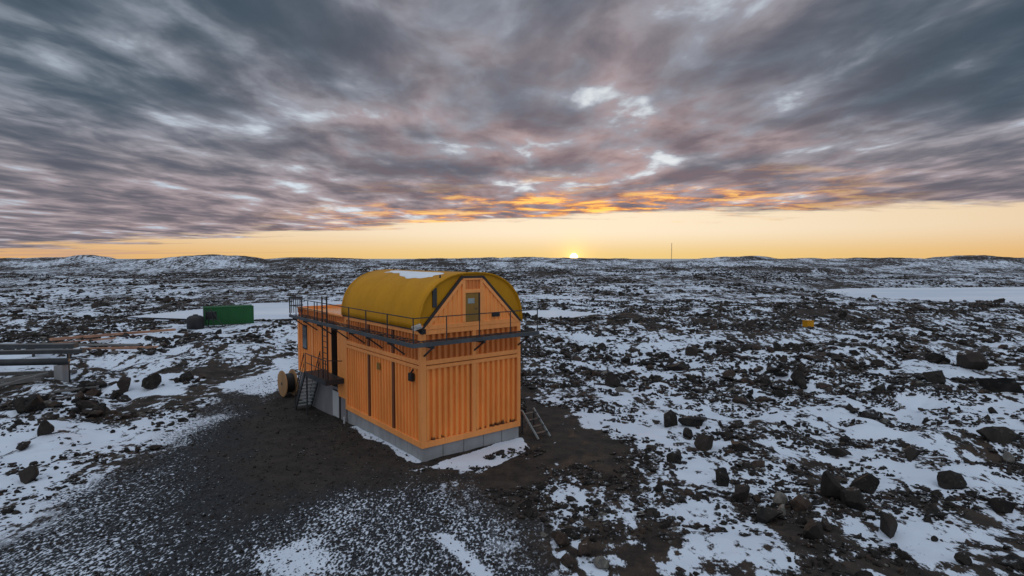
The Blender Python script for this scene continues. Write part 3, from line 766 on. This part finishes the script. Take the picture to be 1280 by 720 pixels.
for a, b in (((-.6, -.4, 0), (-.6, -.4, 2.5)), ((.5, -.4, 0), (.1, -.4, 2.6)), ((-.6, .4, 0), (-.6, .4, 2.5))): MB().bar(a, b, .09).build('upright', 'dark_steel', F)
box('machine_box', 'black', F, -.65, .45, -.35, .5, 1.2, 2.15); box('shelf', 'dark_steel', F, -.62, .5, -.42, .42, 1.1, 1.19)
MB().bar((.3, -.5, 2.3), (1.9, -.7, .02), .07).build('prop_bar', 'dark_steel', F); box('skid', 'dark_steel', F, -.7, 1.6, -.45, .45, .0, .14)

# ------------------------------------------------------------------ pipe run on the left
pz = H1(-30.5, 38.5)
PR = thing('pipe_run', 'dark insulated pipe and cable tray carried on concrete pier and posts', 'pipe', (-30.5, 38.5, pz), R(7))
MB().tube([(-17, .1, 1.42), (.15, .1, 1.42)], .23, 12).build('insulated_pipe', 'pipe', PR, True)
box('cable_tray', 'pipe', PR, -17, .75, .62, 1.12, 1.86, 2.10); box('tray_lid', 'grey_timber', PR, -17, .6, .66, 1.08, 2.104, 2.14)
box('pier', 'concrete', PR, -.62, -.08, -.2, .5, -.4, 1.18, .03)
for x_ in (-.1, -5.2, -10.5):
    MB().bar((x_ - .2, .85, -.4), (x_ - .2, .85, 1.86), .12).build('post', 'dark_steel', PR)
for x_ in (-5.2, -10.5): box('pier', 'concrete', PR, x_ - .3, x_ + .1, -.2, .5, -.4, 1.18, .03)
pz2 = H1(-37, 45)
PR2 = thing('pipe_run', 'low dark pipe duct on short posts behind the insulated pipe', 'pipe', (-37.5, 45.5, pz2), R(4))
box('duct', 'pipe', PR2, -5.6, 2.3, -.3, .3, 1.05, 1.38); box('duct_lid', 'grey_timber', PR2, -5.5, 2.2, -.32, .32, 1.384, 1.42)
for x_ in (-4.3, -1, 1.8): MB().bar((x_, 0, -.4), (x_, 0, 1.05), .14).build('post', 'dark_steel', PR2)

def plank(name, label, a, b, wd, th_, m, za=.1, zb=.1, group=None):
    A = Vector((a[0], a[1], H1(*a) + za)); Bq = Vector((b[0], b[1], H1(*b) + zb))
    mid = (A + Bq) / 2; o = MB().bar(A - mid, Bq - mid, wd, th_).build(name, m, None, bevel=.01); o.location = mid
    return tag(o, label, 'plank', group)
plank('timber_plank', 'long reddish timber lying toward the tank and container', (-47.2, 57.8), (-42.0, 70.5), .34, .26, 'timber', .55, .5)
plank('timber_plank', 'thin reddish timber alongside the long one', (-46.0, 56.5), (-43.2, 67.0), .22, .18, 'timber', .35, .35)
plank('timber_plank', 'short reddish timber slanting by the pipe duct end', (-37.0, 48.6), (-33.8, 53.5), .20, .16, 'timber', .2, .25)
plank('timber_plank', 'second short reddish timber slanting beside its twin', (-36.0, 48.2), (-32.9, 53.2), .20, .16, 'timber', .2, .25)
plank('timber_plank', 'broad grey weathered plank lying behind the pipe duct', (-46.5, 54.0), (-36.5, 55.5), .8, .12, 'grey_timber', .45, .5)
plank('timber_plank', 'snowy grey plank propped under the insulated pipe', (-33.5, 34.6), (-30.6, 37.2), .36, .10, 'grey_timber', .2, .75)
plank('timber_plank', 'dark squared timber lying on the ground under the cable tray', (-38.5, 40.0), (-31.4, 40.6), .3, .24, 'grey_timber', .14, .14)
plank('timber_plank', 'dark timber stacked on two others beneath the insulated pipe', (-37.0, 37.9), (-31.6, 38.0), .28, .22, 'grey_timber', .34, .34)
plank('timber_plank', 'weathered bottom timber beneath the insulated pipe', (-37.5, 37.6), (-31.4, 37.7), .3, .22, 'grey_timber', .11, .11)
plank('timber_plank', 'short pale plank on snow below the concrete pier', (-28.5, 35.0), (-26.8, 36.6), .26, .10, 'grey_timber', .12, .12)

# ------------------------------------------------------------------ orange box far out on the rocks, mast on the skyline
op = on(37.5, 71.7)
OB = thing('orange_box', 'small dull orange box standing alone among the rocks', 'box', (op[0], op[1], op[2] - .05), R(20))
box('body', 'mustard', OB, -.55, .55, -.4, .4, .12, .86, .03); box('lid', 'mustard_end', OB, -.58, .58, -.43, .43, .862, .94, .02)
for s_ in (-.4, .4): box('skid', 'grey_timber', OB, s_ - .08, s_ + .08, -.4, .4, 0, .119)
mx, my = 252., 900.; mzz = H1(mx, my)
MA = thing('radio_mast', 'thin lattice radio mast standing on the skyline', 'mast', (mx, my, mzz - .5), 0)
hm = 8.3 + 18.5 / 711 * 934 - mzz + .5
for k in range(3):
    a = 2 * math.pi * k / 3; MB().bar((.55 * math.cos(a), .55 * math.sin(a), 0), (.4 * math.cos(a), .4 * math.sin(a), hm), .16).build('mast_leg', 'steel', MA)
br = MB()
for i in range(16):
    z_ = hm * i / 16
    for k in range(3):
        a = 2 * math.pi * k / 3; b = 2 * math.pi * (k + 1) / 3; br.bar((.5 * math.cos(a), .5 * math.sin(a), z_), (.5 * math.cos(b), .5 * math.sin(b), z_ + hm / 16), .07)
br.build('mast_bracing', 'steel', MA)

# ------------------------------------------------------------------ rocks
def rock_mesh(name, seed, sub, cuts, squash, m, rough=.10, deep=(.34, .74)):
    r = np.random.default_rng(seed)
    bm = bmesh.new(); bmesh.ops.create_icosphere(bm, subdivisions=sub, radius=1)
    V = np.array([v.co[:] for v in bm.verts])
    ex = np.array([1, r.uniform(.65, .95), squash]); 
    for _ in range(cuts):
        n = r.normal(size=3); n /= np.linalg.norm(n); d = r.uniform(*deep)
        s = V @ n; over = np.maximum(0, s - d); V = V - over[:, None] * n[None, :]
    ph = r.uniform(0, 9, 6)
    nz = np.sin(V[:, 0] * 3.1 + ph[0]) * np.sin(V[:, 1] * 2.7 + ph[1]) + .6 * np.sin(V[:, 2] * 5.3 + ph[2] + V[:, 0] * 2) * np.sin(V[:, 1] * 6.1 + ph[3]) + .35 * np.sin(V[:, 0] * 11 + ph[4]) * np.sin(V[:, 2] * 10 + ph[5] + V[:, 1] * 7)
    of = Vector(r.uniform(-20, 20, 3))
    if sub > 2: nz = nz * .5 + np.array([2.6 * mnoise.fractal(Vector(c) * 1.7 + of, .9, 2.1, 5) for c in V])
    V = V * (1 + rough * nz)[:, None] * ex
    V = V / np.abs(V[:, 0]).max() * .5
    for v, c in zip(bm.verts, V): v.co = c
    me = bpy.data.meshes.new(name); bm.to_mesh(me); bm.free(); me.materials.append(M[m])
    for p in me.polygons: p.use_smooth = rough > .05 and False
    return me
ANG = [rock_mesh('angular_rock', 100 + i, 4, 15, random.uniform(.6, .95), 'rock', .03) for i in range(9)]
FLT = [rock_mesh('flat_rock', 200 + i, 4, 14, random.uniform(.25, .42), 'rock', .05) for i in range(6)]
BRN = [rock_mesh('brown_rock', 300 + i, 4, 11, random.uniform(.4, .7), 'rock_brown', .03, (.45, .85)) for i in range(5)]
GRY = [rock_mesh('grey_rock', 400 + i, 3, 8, random.uniform(.5, .8), 'rock_grey', .03, (.5, .88)) for i in range(4)]
for L_ in (ANG, FLT, BRN, GRY):
    for me in L_:
        me.polygons.foreach_set('use_smooth', [True] * len(me.polygons))
        bm = bmesh.new(); bm.from_mesh(me)
        for e in bm.edges:
            if len(e.link_faces) == 2 and e.calc_face_angle(0) > .30: e.smooth = False
        bm.to_mesh(me); bm.free()
RK = {'a': (ANG, 'rock', 'dark angular boulder', 'angular boulders among the snow'),
      'f': (FLT, 'rock', 'flat dark rock slab', 'flat rock slabs among the snow'),
      'b': (BRN, 'rock', 'brown stone', 'brown stones among the snow'),
      'g': (GRY, 'rock', 'pale grey stone', 'grey stones among the snow')}
count = {}
def zone(x, y):
    r_ = math.hypot(x, y)
    if x < -12: return 'scattered in the snow between yard and pipe run'
    if x < 4 and y < 19: return 'at the edge of the speckled gravel yard'
    if math.hypot(x - 10.5, y - 18) < 3.2: return 'in the cluster round the upright boulder'
    if math.hypot(x - 4, y - 27) < 7: return 'near the metal steps beside the hut'
    if math.hypot(x - 37.5, y - 71.7) < 22: return 'out toward the orange box'
    if x < 10: return 'on the stony snow facing the gable wall'
    if r_ < 30: return 'on the open windblown snow'
    return 'on the rubble slope below the frozen lake' if x > 25 else 'on the rubble between hut and orange box'
taken = []
def put_rock(kind, x, y, wd, ht=None, label=None, where=None):
    L_, cat, lab, g = RK[kind]; count[kind] = count.get(kind, 0) + 1
    me = L_[(count[kind] * 5 + 2) % len(L_)]
    o = bpy.data.objects.new('rock', me); col.objects.link(o)
    zs = [v.co.z for v in me.vertices]; hh = max(zs) - min(zs)
    s = wd; sz = s if ht is None else min(max(ht / hh * 1.25, s * .55), s * 1.7)
    o.scale = (s, s * random.uniform(.85, 1.15), sz)
    o.rotation_euler = (random.uniform(-.28, .28), random.uniform(-.28, .28), random.uniform(0, 6.28))
    o.location = (x, y, H1(x, y) - min(zs) * sz * .62)
    size = 'small' if wd < .5 else 'knee-high' if wd < .8 else 'large' if wd < 1.25 else 'huge'
    if where is None: where = zone(x, y)
    o['label'] = label or size + ' ' + lab + ' ' + where; o['category'] = cat
    if not label: o['group'] = g + ', ' + where
    taken.append((x, y, wd)); return o
NOTE = [('a', 8.8, 16.1, .91, 1.02, 'tall dark pointed boulder standing over a bare earth patch'), ('a', 11.3, 16.7, .89, .75, 'dark grey wedge-shaped boulder beside the bare earth patch'),
        ('a', 11.0, 19.0, .96, 1.23, 'tallest upright dark boulder of the small cairn-like cluster'), ('a', 11.2, 18.4, .78, .67, 'rounded black boulder at the foot of the upright boulder'),
        ('g', 9.0, 18.8, .58, .47, 'pale grey rounded boulder perched on a smaller stone'), ('g', 8.6, 17.8, .5, .35, None), ('f', 8.0, 17.5, 1.03, .44, None), ('b', 9.5, 18.3, .67, .51, None),
        ('f', 12.8, 38.4, 1.62, .81, None), ('a', 6.5, 22.7, .7, .83, 'blocky grey-black boulder on the path edge right of the hut'), ('b', 1.4, 16.1, .59, .54, 'squarish brown boulder at the edge of the gravel yard'),
        ('b', 2.0, 15.6, .66, .35, 'long low brown stone next to the squarish brown boulder'), ('b', 1.5, 15.0, .46, .42, None), ('g', 2.4, 14.9, .46, .29, None), ('a', 12.8, 20.2, 1.02, .63, None),
        ('f', 28.7, 33.0, 2.04, 1.3, None), ('f', 22.6, 26.3, 2.3, .96, None), ('a', 8.4, 24.5, .83, .69, None), ('a', 7.8, 19.0, .64, .59, None), ('a', 8.0, 28.5, .96, .88, None),
        ('a', 8.3, 26.5, .82, .82, None), ('f', 9.8, 24.0, 1.35, .47, None), ('f', 16.9, 23.7, 1.67, .8, None), ('f', 28.6, 38.0, 2.14, 1.07, None), ('a', 16.2, 18.5, .78, .52, None),
        ('f', 13.5, 14.9, .84, .5, None), ('a', 7.0, 38.2, 1.4, .97, None), ('f', 12.8, 43.0, 1.81, .73, None), ('a', 35.0, 43.3, 2.07, 1.46, None), ('f', 23.5, 36.0, 2.02, .81, None),
        ('f', 9.2, 28.6, 1.61, .8, None), ('a', 16.9, 38.4, 1.29, .86, None), ('a', 19.5, 38.2, 1.5, .97, None), ('f', 14.1, 24.0, 1.35, .47, None), ('a', 16.1, 20.4, .75, .57, None),
        ('a', 7.7, 20.4, .57, .63, None), ('f', 19.3, 30.4, 1.97, .6, None), ('f', 10.9, 21.8, .61, .37, None), ('f', 13.7, 18.0, .56, .35, None)]
NOTE_L = [('a', -18.4, 21.2, .8, .6), ('a', -25.0, 29.5, 1.5, 1.1), ('f', -27.7, 36.2, 1.9, 1.1), ('a', -25.0, 36.3, 1.5, 1.2), ('f', -15.8, 24.6, .7, .4), ('a', -21.5, 26.0, .8, .7), ('f', -21.3, 24.4, 1.1, .6), ('b', -26.2, 35.2, .9, .8), ('a', -23.6, 37.0, 1.2, .8), ('f', -22.4, 38.6, 1.3, .6), ('a', -26.0, 31.0, 1.0, .8), ('f', -23.4, 28.4, 1.0, .5), ('b', -24.3, 31.6, .8, .6), ('a', -22.0, 30.2, .7, .5)]
for k, x, y, wd, ht, lab in NOTE: put_rock(k, x, y, wd, ht, lab)
for k, x, y, wd, ht in NOTE_L: put_rock(k, x, y, wd, ht, None, 'heaped near the pipe run')

for hx, hy in ((-26.3, 36.6), (-24.2, 37.8), (-22.6, 30.0), (-25.2, 30.4), (-22.0, 38.8), (-24.0, 33.4)):
    for q in range(7):
        ao = random.uniform(0, 6.28); do = random.uniform(.3, 1.5)
        put_rock(random.choice('aaffb'), hx + do * math.cos(ao), hy + do * math.sin(ao), random.uniform(.35, .95), None, None, 'heaped near the pipe run')

# where stones lie: off the yard, the building, the ice and the bare earth
th0 = R(38.5)
def allowed(x, y):
    u = (x + 3.655) * math.cos(th0) + (y - 22.8) * math.sin(th0); v = -(x + 3.655) * math.sin(th0) + (y - 22.8) * math.cos(th0)
    ok = ~((u > -2.2) & (u < W + 2.2) & (v > -1.0) & (v < L2 + 3))
    ok &= sdf(x, y, GRAVEL) > .3
    for p in (EARTH, ROAD, REARTH): ok &= sdf(x, y, p) > -.2
    for p in (LAKE, POND_L, POND_M): ok &= sdf(x, y, p) > 1.5
    ok &= ~((x > -49) & (x < -26) & (y > 33.5) & (y < 47)) & ~((x > -46) & (x < -35) & (y > 72) & (y < 84))
    return ok
def sample(n, r0, r1, a0, a1, power=1.0, clump=(4.0, .0)):
    # uniform over the ground between two distances, thinned by a clump field
    a = np.radians(rng.uniform(a0, a1, n)); r = (rng.uniform(0, 1, n) ** power * (r1 ** 2 - r0 ** 2) + r0 ** 2) ** .5
    x, y = r * np.sin(a), r * np.cos(a)
    c = fbm(x / clump[0], y / (clump[0] * .7), 77, 3) > clump[1]
    k = c & allowed(x, y); return x[k], y[k]
need = 292 - len(taken)
cx_, cy_ = sample(900, 13, 60, -46, 50, 1.0, (5.0, -.05))
i = 0
for x, y in zip(cx_, cy_):
    if i >= need: break
    if x < -12 and rng.uniform() > .35: continue
    r_ = math.hypot(x, y); nk = int(rng.integers(1, 6)); big = float(np.clip(rng.lognormal(-.55, .32), .3, 1.0)) * (.48 + r_ / 65)
    for q in range(nk):
        wd = big * (1 if q == 0 else rng.uniform(.4, .75)); ao = rng.uniform(0, 6.28); do = 0 if q == 0 else big * rng.uniform(.6, 1.3)
        xx, yy = float(x + do * math.cos(ao)), float(y + do * .7 * math.sin(ao))
        if not allowed(np.array([xx]), np.array([yy]))[0]: continue
        if any((xx - a) ** 2 + (yy - b) ** 2 < ((wd + c) * .40) ** 2 for a, b, c in taken): continue
        k = rng.choice(['a', 'f', 'b', 'g'], p=[.44, .43, .10, .03])
        put_rock(k, xx, yy, wd, None, None)
        i += 1
        if i >= need: break

# the uncountable rest: instanced on points
def proto(name, me):
    o = bpy.data.objects.new(name, me); return o
LOW = [rock_mesh('stone', 500 + i, 2, 12, random.uniform(.32, .85), 'rock', .05) for i in range(7)] + [rock_mesh('stone', 600 + i, 2, 7, random.uniform(.45, .7), 'rock_brown', .04) for i in range(2)] + [rock_mesh('stone', 700, 2, 7, .6, 'rock_grey', .04)]
def scatter(name, x, y, size, label, sink=.3):
    z = H(x, y); n = len(x)
    me = bpy.data.meshes.new(name); me.vertices.add(n)
    me.vertices.foreach_set('co', np.stack([x, y, z + size * (.22 - sink * .5)], -1).astype(np.float32).ravel())
    def fa(nm, typ, v):
        a = me.attributes.new(nm, typ, 'POINT'); a.data.foreach_set('vector' if typ == 'FLOAT_VECTOR' else 'value', np.ascontiguousarray(v).ravel())
    fa('size', 'FLOAT_VECTOR', (size[:, None] * rng.uniform([.8, .7, .55], [1.2, 1.1, 1.1], (n, 3))).astype(np.float32))
    fa('turn', 'FLOAT_VECTOR', rng.uniform([-.3, -.3, 0], [.3, .3, 6.28], (n, 3)).astype(np.float32))
    fa('kind_index', 'INT', rng.choice(len(LOW), n, p=[.11] * 7 + [.09, .09, .05]).astype(np.int32))
    me.update(); o = bpy.data.objects.new(name, me); col.objects.link(o)
    ng = bpy.data.node_groups.new(name, 'GeometryNodeTree')
    ng.interface.new_socket('Geometry', in_out='INPUT', socket_type='NodeSocketGeometry'); ng.interface.new_socket('Geometry', in_out='OUTPUT', socket_type='NodeSocketGeometry')
    N, Lk = ng.nodes, ng.links; gi = N.new('NodeGroupInput'); go = N.new('NodeGroupOutput')
    m2p = N.new('GeometryNodeMeshToPoints'); m2p.inputs['Radius'].default_value = .01; Lk.new(gi.outputs[0], m2p.inputs[0])
    g2i = N.new('GeometryNodeGeometryToInstance')
    for me_ in reversed(LOW):
        pr = bpy.data.objects.get('proto_' + me_.name) or bpy.data.objects.new('proto_' + me_.name, me_)
        oi = N.new('GeometryNodeObjectInfo'); oi.inputs['Object'].default_value = pr; oi.inputs['As Instance'].default_value = True
        Lk.new(oi.outputs['Geometry'], g2i.inputs[0])
    iop = N.new('GeometryNodeInstanceOnPoints'); Lk.new(m2p.outputs[0], iop.inputs['Points']); Lk.new(g2i.outputs[0], iop.inputs['Instance'])
    iop.inputs['Pick Instance'].default_value = True
    def na(nm, typ, sock):
        a = N.new('GeometryNodeInputNamedAttribute'); a.data_type = typ; a.inputs[0].default_value = nm
        Lk.new([s for s in a.outputs if s.enabled][0], sock)
    na('kind_index', 'INT', iop.inputs['Instance Index']); na('size', 'FLOAT_VECTOR', iop.inputs['Scale'])
    e2r = N.new('FunctionNodeEulerToRotation'); na('turn', 'FLOAT_VECTOR', e2r.inputs[0]); Lk.new(e2r.outputs[0], iop.inputs['Rotation'])
    Lk.new(iop.outputs[0], go.inputs[0])
    md = o.modifiers.new('scatter', 'NODES'); md.node_group = ng
    o['kind'] = 'stuff'; o['label'] = label; o['category'] = 'stones'
    me.materials.append(M['rock']); return o
x, y = sample(80000, 10, 50, -50, 52, 1.0, (2.0, -.02))
k = (x > -14) | (rng.uniform(0, 1, len(x)) < .45); x, y = x[k], y[k]
scatter('small_stones', x, y, np.clip(rng.lognormal(-1.95, .55, len(x)), .05, .5), 'countless small dark stones strewn through the snow')
x, y = sample(120000, 36, 150, -50, 52, 1.0, (4.0, .0))
scatter('rubble_field', x, y, np.clip(rng.lognormal(-1.05, .5, len(x)), .12, 1.3), 'dark rubble covering the snowy plain beyond the hut')
x, y = sample(60000, 150, 620, -50, 52, .8, (22.0, .0))
scatter('far_boulders', x, y, np.clip(rng.lognormal(.0, .5, len(x)), .5, 3.0), 'distant dark boulders speckling the low snowy hills')
# coarse stones on the gravel yard, brown clods in the bare earth
a = rng.uniform(-18, 6, 12000); b = rng.uniform(8, 40, 12000)
k = (np.minimum(sdf(a, b, GRAVEL), sdf(a, b, EARTH)) < .5); uu = (a + 3.655) * math.cos(th0) + (b - 22.8) * math.sin(th0); v2 = -(a + 3.655) * math.sin(th0) + (b - 22.8) * math.cos(th0)
k &= ~((uu > -.05) & (uu < W) & (v2 > -.05) & (v2 < L2)); a, b = a[k], b[k]
scatter('yard_gravel', a, b, np.clip(rng.lognormal(-2.6, .4, len(a)), .03, .2), 'coarse dark gravel loose on the yard')
